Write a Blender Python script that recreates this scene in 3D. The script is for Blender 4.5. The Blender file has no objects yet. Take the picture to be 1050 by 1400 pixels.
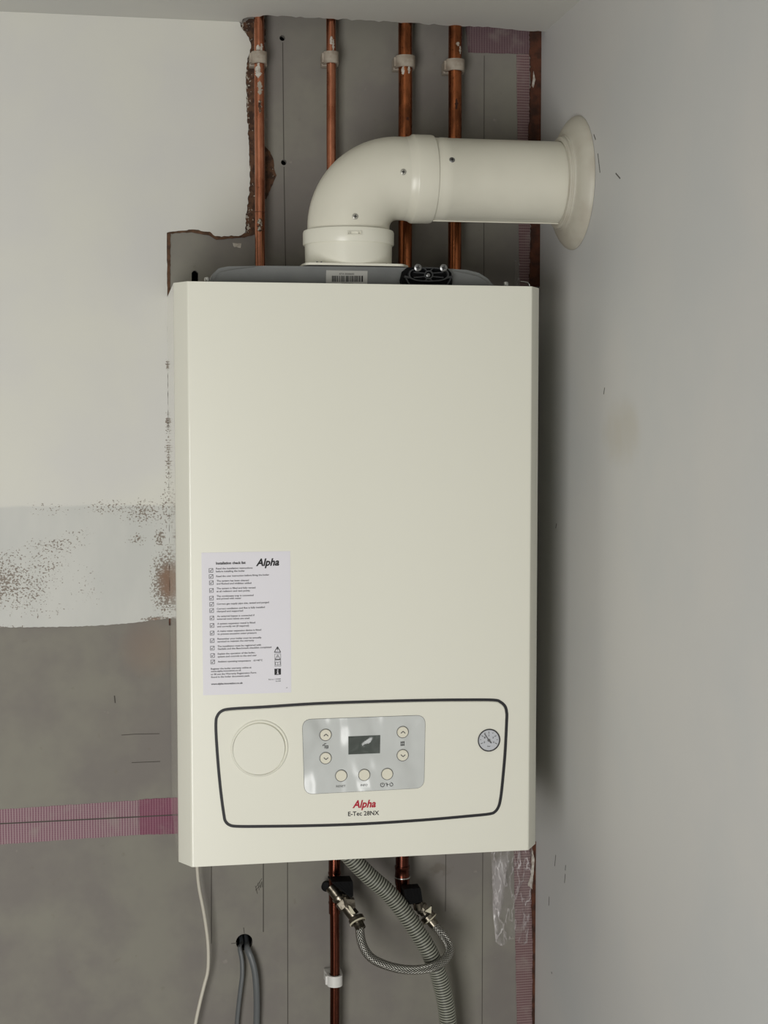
import bpy, bmesh, math, random
from mathutils import Vector, Matrix
from mathutils.geometry import delaunay_2d_cdt
random.seed(7)
sc = bpy.context.scene
col = sc.collection
PI = math.pi

# ------------------------------------------------------------------ camera (real position in the room)
F = 2085.0
CAM = Vector((0.0, -2.317, 1.75))
AX = Vector((11910.0, -135.0, F)); BY = Vector((0.0, -135.0, F))
BY.x = -(AX.y*BY.y + F*F)/AX.x
AX.normalize(); BY.normalize(); CZ = AX.cross(BY)        # world X, Y, Z seen from the lens (x right, y down, z forward)
cam_d = bpy.data.cameras.new('camera'); cam = bpy.data.objects.new('camera', cam_d); col.objects.link(cam)
cam_d.sensor_fit = 'VERTICAL'; cam_d.sensor_height = 24; cam_d.lens = F/1400*24; cam_d.clip_start = 0.02
R = Matrix(((AX.x, -AX.y, -AX.z), (BY.x, -BY.y, -BY.z), (CZ.x, -CZ.y, -CZ.z)))
cam.matrix_world = Matrix.Translation(CAM) @ R.to_4x4()
sc.camera = cam

# ------------------------------------------------------------------ light and exposure
sc.view_settings.view_transform = 'Standard'; sc.view_settings.look = 'None'
sc.view_settings.exposure = 0.0; sc.view_settings.gamma = 1.0; sc.view_settings.use_curve_mapping = False
w = bpy.data.worlds.new('world'); sc.world = w; w.use_nodes = True
w.node_tree.nodes['Background'].inputs[0].default_value = (0.75, 0.86, 1.0, 1)
w.node_tree.nodes['Background'].inputs[1].default_value = 0.6
def area(name, loc, rot, sx, sy, power, colr):
    l = bpy.data.lights.new(name, 'AREA'); l.shape = 'RECTANGLE'; l.size = sx; l.size_y = sy
    l.energy = power; l.color = colr
    o = bpy.data.objects.new(name, l); o.location = loc; o.rotation_euler = rot; col.objects.link(o); return o
# daylight through the glazed door behind the camera, to its left
area('door_daylight', (-.78, -2.61, .98), (PI/2, 0, 0), .92, 1.45, 44.5, (1.0, 0.987, 0.952))

# ------------------------------------------------------------------ helpers
def at(x, y, Y):                    # point of the plane y = Y that the photograph shows at pixel x, y
    d = Vector((x-525, y-700, F)); d = Vector((AX.dot(d), BY.dot(d), CZ.dot(d)))
    return CAM + d*((Y-CAM.y)/d.y)
def atx(x, y, X):
    d = Vector((x-525, y-700, F)); d = Vector((AX.dot(d), BY.dot(d), CZ.dot(d)))
    return CAM + d*((X-CAM.x)/d.x)
def lin(c):
    return tuple(((v/255)/12.92 if v/255 <= .04045 else ((v/255+.055)/1.055)**2.4) for v in c)

class N:                            # tiny node-expression wrapper
    nt = None
    def __init__(s, sock): s.s = sock
    @staticmethod
    def m(op, *a, clamp=False):
        n = N.nt.nodes.new('ShaderNodeMath'); n.operation = op; n.use_clamp = clamp
        for i, v in enumerate(a):
            if isinstance(v, N): N.nt.links.new(v.s, n.inputs[i])
            else: n.inputs[i].default_value = v
        return N(n.outputs[0])
    def __add__(a, b): return N.m('ADD', a, b)
    def __sub__(a, b): return N.m('SUBTRACT', a, b)
    def __rsub__(a, b): return N.m('SUBTRACT', b, a)
    def __mul__(a, b): return N.m('MULTIPLY', a, b)
    def __truediv__(a, b): return N.m('DIVIDE', a, b)
    __radd__ = __add__; __rmul__ = __mul__
def step(a, lo, hi):
    n = N.nt.nodes.new('ShaderNodeMapRange'); n.interpolation_type = 'SMOOTHSTEP'; n.clamp = True
    N.nt.links.new(a.s, n.inputs[0]); n.inputs[1].default_value = lo; n.inputs[2].default_value = hi
    return N(n.outputs[0])
def coords(uv=False):
    n = N.nt.nodes.new('ShaderNodeTexCoord'); s = n.outputs['UV' if uv else 'Object']
    x = N.nt.nodes.new('ShaderNodeSeparateXYZ'); N.nt.links.new(s, x.inputs[0])
    return N(s), N(x.outputs[0]), N(x.outputs[1]), N(x.outputs[2])
def noise(vec, scale, detail=3, rough=.5, stretch=None):
    if stretch:
        mp = N.nt.nodes.new('ShaderNodeMapping'); mp.inputs['Scale'].default_value = stretch
        N.nt.links.new(vec.s, mp.inputs[0]); vec = N(mp.outputs[0])
    n = N.nt.nodes.new('ShaderNodeTexNoise'); N.nt.links.new(vec.s, n.inputs['Vector'])
    n.inputs['Scale'].default_value = scale; n.inputs['Detail'].default_value = detail; n.inputs['Roughness'].default_value = rough
    return N(n.outputs[0])
def mix(f, a, b):
    n = N.nt.nodes.new('ShaderNodeMix'); n.data_type = 'RGBA'
    if isinstance(f, N): N.nt.links.new(f.s, n.inputs[0])
    else: n.inputs[0].default_value = f
    for i, v in ((6, a), (7, b)):
        if isinstance(v, N): N.nt.links.new(v.s, n.inputs[i])
        else: n.inputs[i].default_value = (*lin(v), 1)
    return N(n.outputs[2])
def new_mat(name):
    m = bpy.data.materials.new(name); m.use_nodes = True; N.nt = m.node_tree
    return m, m.node_tree.nodes['Principled BSDF']
def setv(p, key, v):
    if isinstance(v, N): N.nt.links.new(v.s, p.inputs[key])
    elif isinstance(v, tuple) and len(v) == 3: p.inputs[key].default_value = (*lin(v), 1)
    else: p.inputs[key].default_value = v
def bump(p, h, strength=.3, dist=.001):
    b = N.nt.nodes.new('ShaderNodeBump'); b.inputs['Strength'].default_value = strength; b.inputs['Distance'].default_value = dist
    N.nt.links.new(h.s, b.inputs['Height']); N.nt.links.new(b.outputs[0], p.inputs['Normal'])
def simple(name, c, rough=.5, metal=0.0, var=None, nscale=30, bstr=0, bdist=.0005, bscale=200, coat=0):
    m, p = new_mat(name)
    v, x, y, z = coords()
    if var: setv(p, 'Base Color', mix(step(noise(v, nscale), .35, .65), c, var))
    else: setv(p, 'Base Color', c)
    setv(p, 'Roughness', rough); setv(p, 'Metallic', metal); setv(p, 'Coat Weight', coat)
    if bstr: bump(p, noise(v, bscale), bstr, bdist)
    return m

M = {}
M['enamel'] = simple('white_enamel', (233, 232, 219), .34, bstr=.03, bscale=500, bdist=.0003, coat=.25)
M['enamel_side'] = simple('glossy_white_enamel', (226, 225, 213), .12, coat=.6)
M['plastic_white'] = simple('white_plastic', (232, 230, 216), .32)
M['flue'] = simple('flue_paint', (226, 223, 208), .30, var=(220, 217, 202), nscale=12)
M['seal'] = simple('white_rubber', (204, 200, 186), .5, var=(190, 183, 168), nscale=18, bstr=.15, bscale=60, bdist=.001)
M['button'] = simple('button_plastic', (226, 222, 205), .4)
M['black'] = simple('black_plastic', (9, 9, 10), .6)
M['black'].node_tree.nodes['Principled BSDF'].inputs['Specular IOR Level'].default_value = .12
M['trim'] = simple('dark_trim', (34, 34, 38), .5)
M['ink'] = simple('ink', (30, 29, 31), .7)
M['ink_grey'] = simple('grey_ink', (80, 80, 80), .7)
M['red'] = simple('red_ink', (176, 20, 48), .6)
M['paper'] = simple('paper', (226, 224, 230), .55)
M['sticker'] = simple('sticker_paper', (190, 189, 184), .5)
M['grey_box'] = simple('grey_moulding', (126, 128, 127), .42, var=(118, 120, 120), nscale=20, bstr=.05)
M['steel'] = simple('zinc_steel', (196, 196, 192), .28, 1.0)
M['chrome'] = simple('nickel_plate', (140, 133, 120), .3, 1.0, var=(92, 86, 76), nscale=120)
M['pencil'] = simple('pencil', (76, 72, 66), .9)
M['scuff'] = simple('scuff', (104, 102, 98), .9)
M['void'] = simple('void_shade', (16, 14, 12), .95)  # near-black stands in for the shade inside wall and ceiling cavities
M['cable_white'] = simple('white_cable_sheath', (205, 200, 186), .4)
M['cable_grey'] = simple('grey_cable_sheath', (96, 99, 100), .42)
M['dial'] = simple('dial_card', (196, 199, 205), .4)
M['tan'] = simple('torn_board_paper', (112, 82, 60), .95, var=(78, 58, 44), nscale=120, bstr=.6, bscale=250, bdist=.002)
def m_tan():
    m, p = new_mat('torn_board_paper'); v, x, y, z = coords()
    c = mix(step(noise(v, 110, 3), .4, .6), (96, 68, 50), (66, 47, 36))
    n = noise(v, 230, 3, .6); xl = at(345, 200, 0).x
    edge = step(x, xl, xl-.009)
    sp = step(n + edge*.14, .66, .70)
    c = mix(sp, c, (176, 168, 154)); setv(p, 'Base Color', c); setv(p, 'Roughness', .95); bump(p, n, .7, .002); return m
M['tan'] = m_tan()
M['edge_tan'] = simple('torn_paper_edge', (104, 76, 56), .95, var=(78, 58, 44), nscale=120, bstr=.6, bscale=250, bdist=.002)
M['brown'] = simple('brown_backing', (92, 52, 34), .9, var=(58, 34, 24), nscale=60, bstr=.5, bscale=180, bdist=.002)
M['splash'] = simple('plaster_splash', (205, 200, 190), .9, var=(170, 160, 148), nscale=150, bstr=.5, bscale=300)
M['screw_paint'] = simple('painted_screw', (176, 174, 164), .35, .3)
M['clip'] = simple('clip_plastic', (176, 166, 152), .5, var=(150, 138, 124), nscale=70)
M['clip_white'] = simple('clean_clip_plastic', (225, 224, 220), .4)
M['floor'] = simple('darkened_floor', (92, 86, 78), .8, var=(82, 77, 70), nscale=4)  # unseen floor, toned dark to cut bounce light
M['room'] = simple('darkened_room_plaster', (104, 99, 92), .8, var=(96, 91, 85), nscale=3)  # unseen walls, toned dark so less bounce fills the shadows

def m_paint():      # painted plaster walls and ceiling
    m, p = new_mat('painted_plaster'); v, x, y, z = coords()
    setv(p, 'Base Color', mix(step(noise(v, 3.5, 4), .35, .7), (214, 213, 206), (208, 208, 204)))
    setv(p, 'Roughness', .62); bump(p, noise(v, 40, 5), .12, .002); return m
M['paint'] = m_paint()

def m_rightwall():
    m, p = new_mat('scuffed_painted_plaster'); v, x, y, z = coords()
    c = mix(step(noise(v, 4, 4), .35, .7), (213, 212, 209), (207, 208, 207))
    def blob(cy, cz, ry, rz): return 1.0 - ((y-cy)*(y-cy)*(1/ry**2) + (z-cz)*(z-cz)*(1/rz**2))
    q = atx(850, 590, .652)
    sm = step(blob(q.y, q.z, .10, .06) + noise(v, 25)*.8, .55, 1.5)
    c = mix(sm*.32, c, (186, 176, 152))
    setv(p, 'Base Color', c); setv(p, 'Roughness', .6); bump(p, noise(v, 35, 5), .12, .002); return m
M['rwall'] = m_rightwall()

def m_skim():       # white skim with the board's brown showing through where the coat was scraped thin
    m, p = new_mat('skim_coat'); v, x, y, z = coords()
    base = mix(step(noise(v, 5, 4), .35, .7), (218, 217, 208), (213, 212, 208))
    zl = at(120, 692, 0).z; zb = at(120, 856, 0).z
    lower = mix(step(noise(v, 14, 4, .6, (1, 1, .4)), .3, .7), (205, 205, 200), (197, 198, 194))
    f = step(z + noise(v, 20, 2)*.006, zl+.001, zl+.006)
    c = mix(f, lower, base)
    def ell(px, py, rx, ry, k):
        q = at(px, py, 0)
        d = ((x-q.x)*(x-q.x))*(1/rx**2) + ((z-q.z)*(z-q.z))*(1/ry**2)
        return step(d, 1.0, 0.0)*k if False else N.m('MAXIMUM', 1.0-d, 0.0)*k
    mask = None
    for e in ((-10, 795, .085, .052, 1.0), (35, 800, .055, .055, .75), (75, 745, .06, .018, .75), (55, 775, .06, .04, .6),
              (196, 700, .045, .026, .85), (150, 694, .05, .015, .7), (70, 695, .06, .014, .4), (188, 737, .022, .012, .8),
              (218, 735, .012, .018, 1.0), (230, 795, .034, .066, 1.35), (228, 690, .014, .05, .75), (230, 630, .006, .06, .9),
              (215, 846, .03, .006, 1.2), (10, 858, .05, .006, .7), (110, 728, .03, .010, .5), (20, 760, .03, .02, .6), (60, 835, .05, .016, .45), (222, 770, .022, .03, .8), (228, 500, .0035, .012, 1.0), (228, 580, .0035, .03, 1.0), (120, 800, .035, .04, .35)):
        k = ell(*e); mask = k if mask is None else N.m('MAXIMUM', mask, k)
    n1 = noise(v, 300, 3, .65, (1, 1, 1.3))
    sp = step(n1 + mask*.24, .70, .735)
    on = step(mask, .02, .10)
    c = mix(sp*on*.85, c, (116, 102, 88))
    br = step(mask*1.0 + noise(v, 60)*.4, 1.15, 1.6)
    c = mix(br, c, (128, 98, 76))
    setv(p, 'Base Color', c); setv(p, 'Roughness', .6); bump(p, noise(v, 60, 4), .1, .0015)
    return m
M['skim'] = m_skim()

def m_board():
    m, p = new_mat('grey_plasterboard'); v, x, y, z = coords()
    c = mix(step(noise(v, 7, 4, .6), .35, .65), (136, 133, 123), (125, 120, 115))
    c = mix(step(noise(v, 55, 3), .66, .76)*.35, c, (118, 110, 98))
    c = mix(step(noise(v, 28, 3, .6), .70, .78)*.3, c, (178, 172, 160))
    q = at(205, 885, 0)
    d = ((x-q.x)*(x-q.x))*(1/.05**2) + ((z-q.z)*(z-q.z))*(1/.05**2)
    c = mix(N.m('MAXIMUM', 1.0-d, 0.0)*.35, c, (146, 124, 106))
    q = at(600, 1190, 0)
    d = ((x-q.x)*(x-q.x))*(1/.03**2) + ((z-q.z)*(z-q.z))*(1/.02**2)
    c = mix(step(N.m('MAXIMUM', 1.0-d, 0.0)*noise(v, 60, 3), .25, .5)*.5, c, (100, 92, 80))
    setv(p, 'Base Color', c); setv(p, 'Roughness', .85); bump(p, noise(v, 300, 3), .12, .0006); return m
M['board'] = m_board()

def m_tape(name, axis, freq, dark, light):
    m, p = new_mat(name); v, x, y, z = coords()
    t = x if axis == 'x' else z
    o = z if axis == 'x' else x
    s = step(N.m('SINE', t*freq*2*PI + noise(v, 60)*1.2), -.2, .6)
    s2 = step(N.m('SINE', o*freq*2*PI*1.2), .2, .9)
    c = mix(s, dark, light); c = mix(s2*.25, c, light)
    c = mix(step(noise(v, 35, 3), .5, .75)*.5, c, (150, 140, 134))
    setv(p, 'Base Color', c); setv(p, 'Roughness', .8); bump(p, s, .4, .0006); return m
M['tape_h'] = m_tape('pink_tape_upright_ribs', 'x', 250, (128, 92, 104), (160, 136, 140))
M['tape_h2'] = m_tape('pink_tape_double', 'x', 250, (120, 68, 88), (142, 98, 112))
M['tape_v'] = m_tape('pink_tape_level_ribs', 'z', 240, (112, 84, 86), (140, 118, 116))

M['tape_top'] = m_tape('grimy_pink_tape', 'x', 250, (98, 74, 80), (118, 96, 98))
def m_copper(name, a, b, rough):
    m, p = new_mat(name); v, x, y, z = coords()
    n = step(noise(v, 30, 4, .6, (1, 1, .35)), .42, .68)
    c = mix(n, a, b); n2 = step(noise(v, 160, 3), .66, .74)
    c = mix(n2*.7, c, (70, 40, 30))
    setv(p, 'Base Color', c); setv(p, 'Metallic', 1.0 if rough < .5 else .7); setv(p, 'Roughness', n*.14 + rough); bump(p, noise(v, 90, 2), .08, .0006); return m
M['copper'] = m_copper('copper', (206, 138, 108), (160, 98, 72), .17)
M['copper_stained'] = m_copper('stained_copper', (176, 106, 68), (104, 62, 40), .20)
M['copper_dark'] = m_copper('dark_red_copper', (112, 64, 50), (72, 40, 32), .18)  # dark red copper with uneven tone, used on the lower pipes

def m_braid():
    m, p = new_mat('braided_steel'); v, u, w_, _ = coords(True)
    a = N.m('SINE', u*(2*PI*12) + w_*(2*PI*210)); b = N.m('SINE', u*(2*PI*12) - w_*(2*PI*210))
    h = N.m('MAXIMUM', a, b)
    setv(p, 'Base Color', mix(step(h, -.1, .8), (60, 58, 54), (206, 204, 196))); setv(p, 'Metallic', 1.0); setv(p, 'Roughness', .33)
    bump(p, h, .8, .0008); return m
M['braid'] = m_braid()
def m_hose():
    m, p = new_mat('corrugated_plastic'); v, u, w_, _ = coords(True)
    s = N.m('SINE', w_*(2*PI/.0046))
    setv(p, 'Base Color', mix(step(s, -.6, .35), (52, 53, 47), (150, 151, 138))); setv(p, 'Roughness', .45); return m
M['hose'] = m_hose()
def m_film():
    m, p = new_mat('clear_film'); v, x, y, z = coords()
    n = noise(v, 34, 3, .6, (1.6, 1, .5))
    cr = step(N.m('ABSOLUTE', n-.5), .035, .0)*.36 + step(noise(v, 16, 2, .5, (1, 1, .6)), .60, .70)*.4
    setv(p, 'Base Color', (212, 206, 206)); setv(p, 'Roughness', .22); setv(p, 'Alpha', N.m('ADD', cr, .08, clamp=True))
    bump(p, n, 1.0, .004); return m
M['film'] = m_film()
def m_panel():
    m, p = new_mat('film_covered_panel'); v, x, y, z = coords()
    setv(p, 'Base Color', (205, 208, 206)); setv(p, 'Roughness', .24); setv(p, 'Coat Weight', .8); setv(p, 'Coat Roughness', .08)
    n = noise(v, 13, 2, .35, (1, 1, .75)); bump(p, n, 1.0, .046); return m
M['panel'] = m_panel()
def m_lcd():
    m, p = new_mat('lcd_glass'); v, x, y, z = coords()
    setv(p, 'Base Color', (78, 84, 80)); setv(p, 'Roughness', .14); setv(p, 'Coat Weight', 1.0)
    bump(p, noise(v, 22, 1, .3, (1, 1, 1.6)), 1.0, .03); return m
M['lcd'] = m_lcd()
def m_glass():
    m, p = new_mat('gauge_glass'); setv(p, 'Base Color', (255, 255, 255)); setv(p, 'Roughness', .03)
    setv(p, 'Alpha', .12); return m
M['glass'] = m_glass()

ORG = {}
def org(parent):
    while parent is not None and parent.parent is not None: parent = parent.parent
    return ORG.get(parent.name, Vector((0, 0, 0))) if parent is not None else Vector((0, 0, 0))
def link_mesh(name, me, mat, parent=None, smooth=True, angle=35, origin=None):
    for mm in (mat if isinstance(mat, (list, tuple)) else [mat]): me.materials.append(mm)
    if smooth:
        me.shade_smooth(); me.set_sharp_from_angle(angle=math.radians(angle))
    o = bpy.data.objects.new(name, me); col.objects.link(o)
    if parent is not None:
        o.parent = parent; me.transform(Matrix.Translation(-org(parent)))
    elif origin is not None:
        me.transform(Matrix.Translation(-Vector(origin))); o.location = origin; ORG[o.name] = Vector(origin)
    return o
def obj(name, bm, mat, parent=None, smooth=True, angle=35, origin=None, recalc=True):
    if recalc: bmesh.ops.recalc_face_normals(bm, faces=bm.faces)
    me = bpy.data.meshes.new(name); bm.to_mesh(me); bm.free()
    return link_mesh(name, me, mat, parent, smooth, angle, origin)
def thing(name, label, cat, loc, group=None):
    o = bpy.data.objects.new(name, None); col.objects.link(o); o.location = loc; o.empty_display_size = .02
    ORG[o.name] = Vector(loc); return tag(o, label, cat, group)
def tag(o, label, cat, group=None):
    o['label'] = label; o['category'] = cat
    if group: o['group'] = group
    return o
def struct(o): o['kind'] = 'structure'; return o

def box(bm, x0, x1, y0, y1, z0, z1, bev=0, seg=2):
    r = bmesh.ops.create_cube(bm, size=1)
    for v in r['verts']:
        v.co = Vector(((x0+x1)/2+v.co.x*(x1-x0), (y0+y1)/2+v.co.y*(y1-y0), (z0+z1)/2+v.co.z*(z1-z0)))
    if bev:
        es = {e for v in r['verts'] for e in v.link_edges}
        bmesh.ops.bevel(bm, geom=list(es), offset=bev, segments=seg, affect='EDGES', profile=.6)
    return bm
def prism(bm, pts, y0, y1):         # polygon of (x, z) points pushed from y0 (front) to y1
    if len(pts) > 40: return prism_cdt(bm, pts, y0, y1)
    f = [bm.verts.new((p[0], y0, p[1])) for p in pts]; b = [bm.verts.new((p[0], y1, p[1])) for p in pts]
    n = len(pts); bm.faces.new(f); bm.faces.new(b[::-1])
    for i in range(n): bm.faces.new((f[i], b[i], b[(i+1) % n], f[(i+1) % n]))
    return bm
def prism_cdt(bm, pts, y0, y1):     # the same for long ragged outlines
    V, E, T = delaunay_2d_cdt([Vector((p[0], p[1])) for p in pts], [], [list(range(len(pts)))], 1, 1e-7)[:3]
    cnt = {}
    for t in T:
        for a, b in zip(t, list(t[1:])+[t[0]]): cnt[(a, b)] = cnt.get((a, b), 0)+1
    f = [bm.verts.new((v.x, y0, v.y)) for v in V]; b = [bm.verts.new((v.x, y1, v.y)) for v in V]
    for t in T: bm.faces.new([f[i] for i in t]); bm.faces.new([b[i] for i in reversed(t)])
    for (i, j) in cnt:
        if (j, i) not in cnt: bm.faces.new((f[j], f[i], b[i], b[j]))
    return bm
def pxz(pts, Y): return [(lambda q: (q.x, q.z))(at(x, y, Y)) for x, y in pts]
def band(bm, outer, inner, y0, y1):  # ring between two closed outlines
    n = len(outer); V = [[bm.verts.new((p[0], y, p[1])) for p in L] for L, y in ((outer, y0), (inner, y0), (inner, y1), (outer, y1))]
    for k in range(4):
        A, B = V[k], V[(k+1) % 4]
        for i in range(n): bm.faces.new((A[i], A[(i+1) % n], B[(i+1) % n], B[i]))
    return bm
def rounded(pts, r, n=6):           # corner-rounded closed polygon
    out = []; m = len(pts); pts = [Vector(p) for p in pts]
    for i in range(m):
        p, a, b = pts[i], pts[i-1], pts[(i+1) % m]
        d1 = (a-p).normalized(); d2 = (b-p).normalized(); ang = d1.angle(d2)
        t = r/math.tan(ang/2); s, e = p+d1*t, p+d2*t
        for k in range(n+1):
            u = k/n; out.append(tuple(s*(1-u)**2 + p*2*u*(1-u) + e*u*u))
    return out
def offset(pts, d):
    out = []; m = len(pts)
    for i in range(m):
        a, b = Vector(pts[i-1]), Vector(pts[(i+1) % m]); t = (b-a).normalized()
        out.append((pts[i][0]+t.y*d, pts[i][1]-t.x*d))
    return out
def lathe(bm, prof, c, axis, seg=40, cap=False):     # prof: (distance along axis, radius)
    axis = Vector(axis).normalized(); u = axis.orthogonal().normalized(); v = axis.cross(u); c = Vector(c); rings = []
    for h, r in prof:
        if r < 1e-6: rings.append([bm.verts.new(c+axis*h)])
        else: rings.append([bm.verts.new(c+axis*h+(u*math.cos(2*PI*i/seg)+v*math.sin(2*PI*i/seg))*r) for i in range(seg)])
    for A, B in zip(rings, rings[1:]):
        for i in range(seg):
            j = (i+1) % seg
            if len(A) == 1 and len(B) == 1: continue
            if len(A) == 1: bm.faces.new((A[0], B[i], B[j]))
            elif len(B) == 1: bm.faces.new((A[i], A[j], B[0]))
            else: bm.faces.new((A[i], A[j], B[j], B[i]))
    return bm
def catmull(P, n=8):
    P = [Vector(p) for p in P]; Q = [P[0]*2-P[1]] + P + [P[-1]*2-P[-2]]; out = []
    for i in range(1, len(Q)-2):
        a, b, c, d = Q[i-1:i+3]
        for k in range(n):
            t = k/n; out.append(.5*((2*b)+(c-a)*t+(2*a-5*b+4*c-d)*t*t+(3*b-a-3*c+d)*t**3))
    out.append(P[-1]); return out
def resample(P, d):
    out = [P[0]]; acc = 0
    L = sum((b-a).length for a, b in zip(P, P[1:])); n = max(2, int(round(L/d))); stepl = L/n; need = stepl
    for a, b in zip(P, P[1:]):
        seg = (b-a).length; pos = 0
        while pos+need <= seg+1e-9:
            pos += need; out.append(a.lerp(b, min(1, pos/seg))); need = stepl
        need -= seg-pos
    if len(out) < n+1: out.append(P[-1])
    return out
def sweep(bm, P, rad, seg=16, cap=True, flat=1.0, uv=True):
    P = [Vector(p) for p in P]; R_ = rad if callable(rad) else (lambda s: rad)
    T = [(P[min(i+1, len(P)-1)]-P[max(i-1, 0)]).normalized() for i in range(len(P))]
    u = T[0].orthogonal().normalized(); rings = []; S = [0]
    if abs(T[0].z) > .5: u = (Vector((1, 0, 0))-T[0]*T[0].x).normalized()
    for a, b in zip(P, P[1:]): S.append(S[-1]+(b-a).length)
    lay = bm.loops.layers.uv.verify() if uv else None
    for i, p in enumerate(P):
        u = (u-T[i]*u.dot(T[i])).normalized(); v = T[i].cross(u); r = R_(S[i])
        rings.append([bm.verts.new(p+u*math.cos(2*PI*k/seg)*r+v*math.sin(2*PI*k/seg)*r*flat) for k in range(seg)])
    for i in range(len(P)-1):
        for k in range(seg):
            j = (k+1) % seg; f = bm.faces.new((rings[i][k], rings[i][j], rings[i+1][j], rings[i+1][k]))
            if uv:
                for lp, q in zip(f.loops, ((k/seg, S[i]), ((k+1)/seg, S[i]), ((k+1)/seg, S[i+1]), (k/seg, S[i+1]))): lp[lay].uv = q
    if cap: bm.faces.new(rings[0][::-1]); bm.faces.new(rings[-1])
    return bm
def pt(lst): return [at(*p) for p in lst]

CAP = None
def text_mesh(s, p0, p1, cap_h, Y, bold=0, shear=0, th=.00025):
    """lettering whose baseline runs from world point p0 to p1 on the plane y = Y"""
    global CAP
    def mk(t):
        c = bpy.data.curves.new('lettering', 'FONT'); c.body = t; c.offset = bold; c.shear = shear; c.resolution_u = 2; c.size = 1
        o = bpy.data.objects.new('lettering', c); col.objects.link(o)
        me = bpy.data.meshes.new_from_object(o); bpy.data.objects.remove(o); bpy.data.curves.remove(c); return me
    if CAP is None: h = mk('H'); CAP = max(v.co.y for v in h.vertices); bpy.data.meshes.remove(h)
    me = mk(s); xs = [v.co.x for v in me.vertices]; x0, x1 = min(xs), max(xs)
    d = Vector((p1.x-p0.x, 0, p1.z-p0.z)); L = d.length; d /= L; up = Vector((-d.z, 0, d.x))
    sy = cap_h/CAP; sx = L/(x1-x0); b = Vector((p0.x, Y, p0.z))
    for v in me.vertices: v.co = b + d*((v.co.x-x0)*sx) + up*(v.co.y*sy)
    return me
def text_obj(name, items, mat, parent, Y):          # several lines joined into one lettering mesh
    bm = bmesh.new()
    for it in items:
        me = text_mesh(*it[:4], Y, **(it[4] if len(it) > 4 else {})); bm.from_mesh(me); bpy.data.meshes.remove(me)
    return obj(name, bm, mat, parent, smooth=False, recalc=False)
def stroke(bm, p, q, w_, Y, th=.0003):
    p, q = Vector((p[0], p[1])), Vector((q[0], q[1])); d = (q-p).normalized(); n = Vector((-d.y, d.x))*w_/2
    prism(bm, [tuple(p+n), tuple(q+n), tuple(q-n), tuple(p-n)], Y-th, Y)

# ================================================================== the setting
XR = .652; ZC = 2.3313; XL = -2.6; YF = -2.6
HOLES = [(386, 52, .0042), (388, 222, .0042), (662, 53, .0042), (334, 1288, .0130)]
def board():
    bm = bmesh.new(); box(bm, XL, XR, 0, .0125, 0, ZC+.12)
    me = bpy.data.meshes.new('wall_back'); bm.to_mesh(me); bm.free()
    o = bpy.data.objects.new('wall_back', me); col.objects.link(o)
    cb = bmesh.new()
    for x, y, r in HOLES:
        q = at(x, y, 0); lathe(cb, [(-.01, 0), (-.01, r), (.03, r), (.03, 0)], (q.x, 0, q.z), (0, 1, 0), 20)
    pts = pxz([(262, 392), (262, 373), (265, 370), (268, 370), (271, 373), (271, 392)], 0); prism(cb, pts, -.01, .03)
    bmesh.ops.recalc_face_normals(cb, faces=cb.faces)
    cm = bpy.data.meshes.new('cut'); cb.to_mesh(cm); cb.free(); c = bpy.data.objects.new('cut', cm); col.objects.link(c)
    md = o.modifiers.new('holes', 'BOOLEAN'); md.object = c; md.operation = 'DIFFERENCE'; md.solver = 'EXACT'
    dg = bpy.context.evaluated_depsgraph_get(); dg.update()
    new = bpy.data.meshes.new_from_object(o.evaluated_get(dg)); o.modifiers.clear(); o.data = new
    bpy.data.objects.remove(c); new.materials.clear(); new.materials.append(M['board'])
    return struct(o)
wall = board()
bm = bmesh.new(); box(bm, .0, XR, .05, .06, .5, ZC+.12)
obj('cavity_shade_sheet', bm, M['void'], wall)  # dark sheet added behind the board holes as their shade

def jag(pts, amp, stepl=3.0, seed=1):       # roughen a pixel polyline
    rnd = random.Random(seed); out = []
    for (x0, y0), (x1, y1) in zip(pts, pts[1:]):
        L = math.hypot(x1-x0, y1-y0); n = max(1, int(L/stepl)); nx, ny = -(y1-y0)/L, (x1-x0)/L
        for k in range(n):
            t = k/n; j = rnd.uniform(-amp, amp) if k else 0
            out.append((x0+(x1-x0)*t+nx*j, y0+(y1-y0)*t+ny*j))
    out.append(pts[-1]); return out
right_edge = jag([(327, 28.5), (329, 37), (334, 44), (340, 52), (343, 66), (339, 78), (336, 100), (337, 140), (339, 180), (341, 215),
                  (342, 245), (339, 275), (336, 296), (335, 318)], .9, 3, 3)
top_edge = jag([(335, 318), (326, 323), (316, 322), (303, 324), (294, 323), (287, 317), (262, 314), (248, 315.5), (240, 316.5), (228, 318.5)], .8, 3, 4)
side_edge = jag([(228, 318.5), (228.6, 400), (229.3, 520), (230.2, 620), (231, 700), (231.6, 780), (232.4, 845)], .35, 6, 5)
low_edge = jag([(232.4, 845), (215, 847), (185, 851), (150, 854), (100, 856.5), (50, 857), (0, 857.5), (-60, 856)], .5, 3, 6)
P = pxz(right_edge[:-1]+top_edge[:-1]+side_edge[:-1]+low_edge, 0)
P = [(x, min(z, ZC-.0002)) for x, z in P]; P += [(XL, P[-1][1]), (XL, ZC-.0001), (P[0][0]-.004, ZC-.0001)]
bm = prism(bmesh.new(), P, -.0025, 0); obj('skim_coat', bm, M['skim'], wall, smooth=False)

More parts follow.
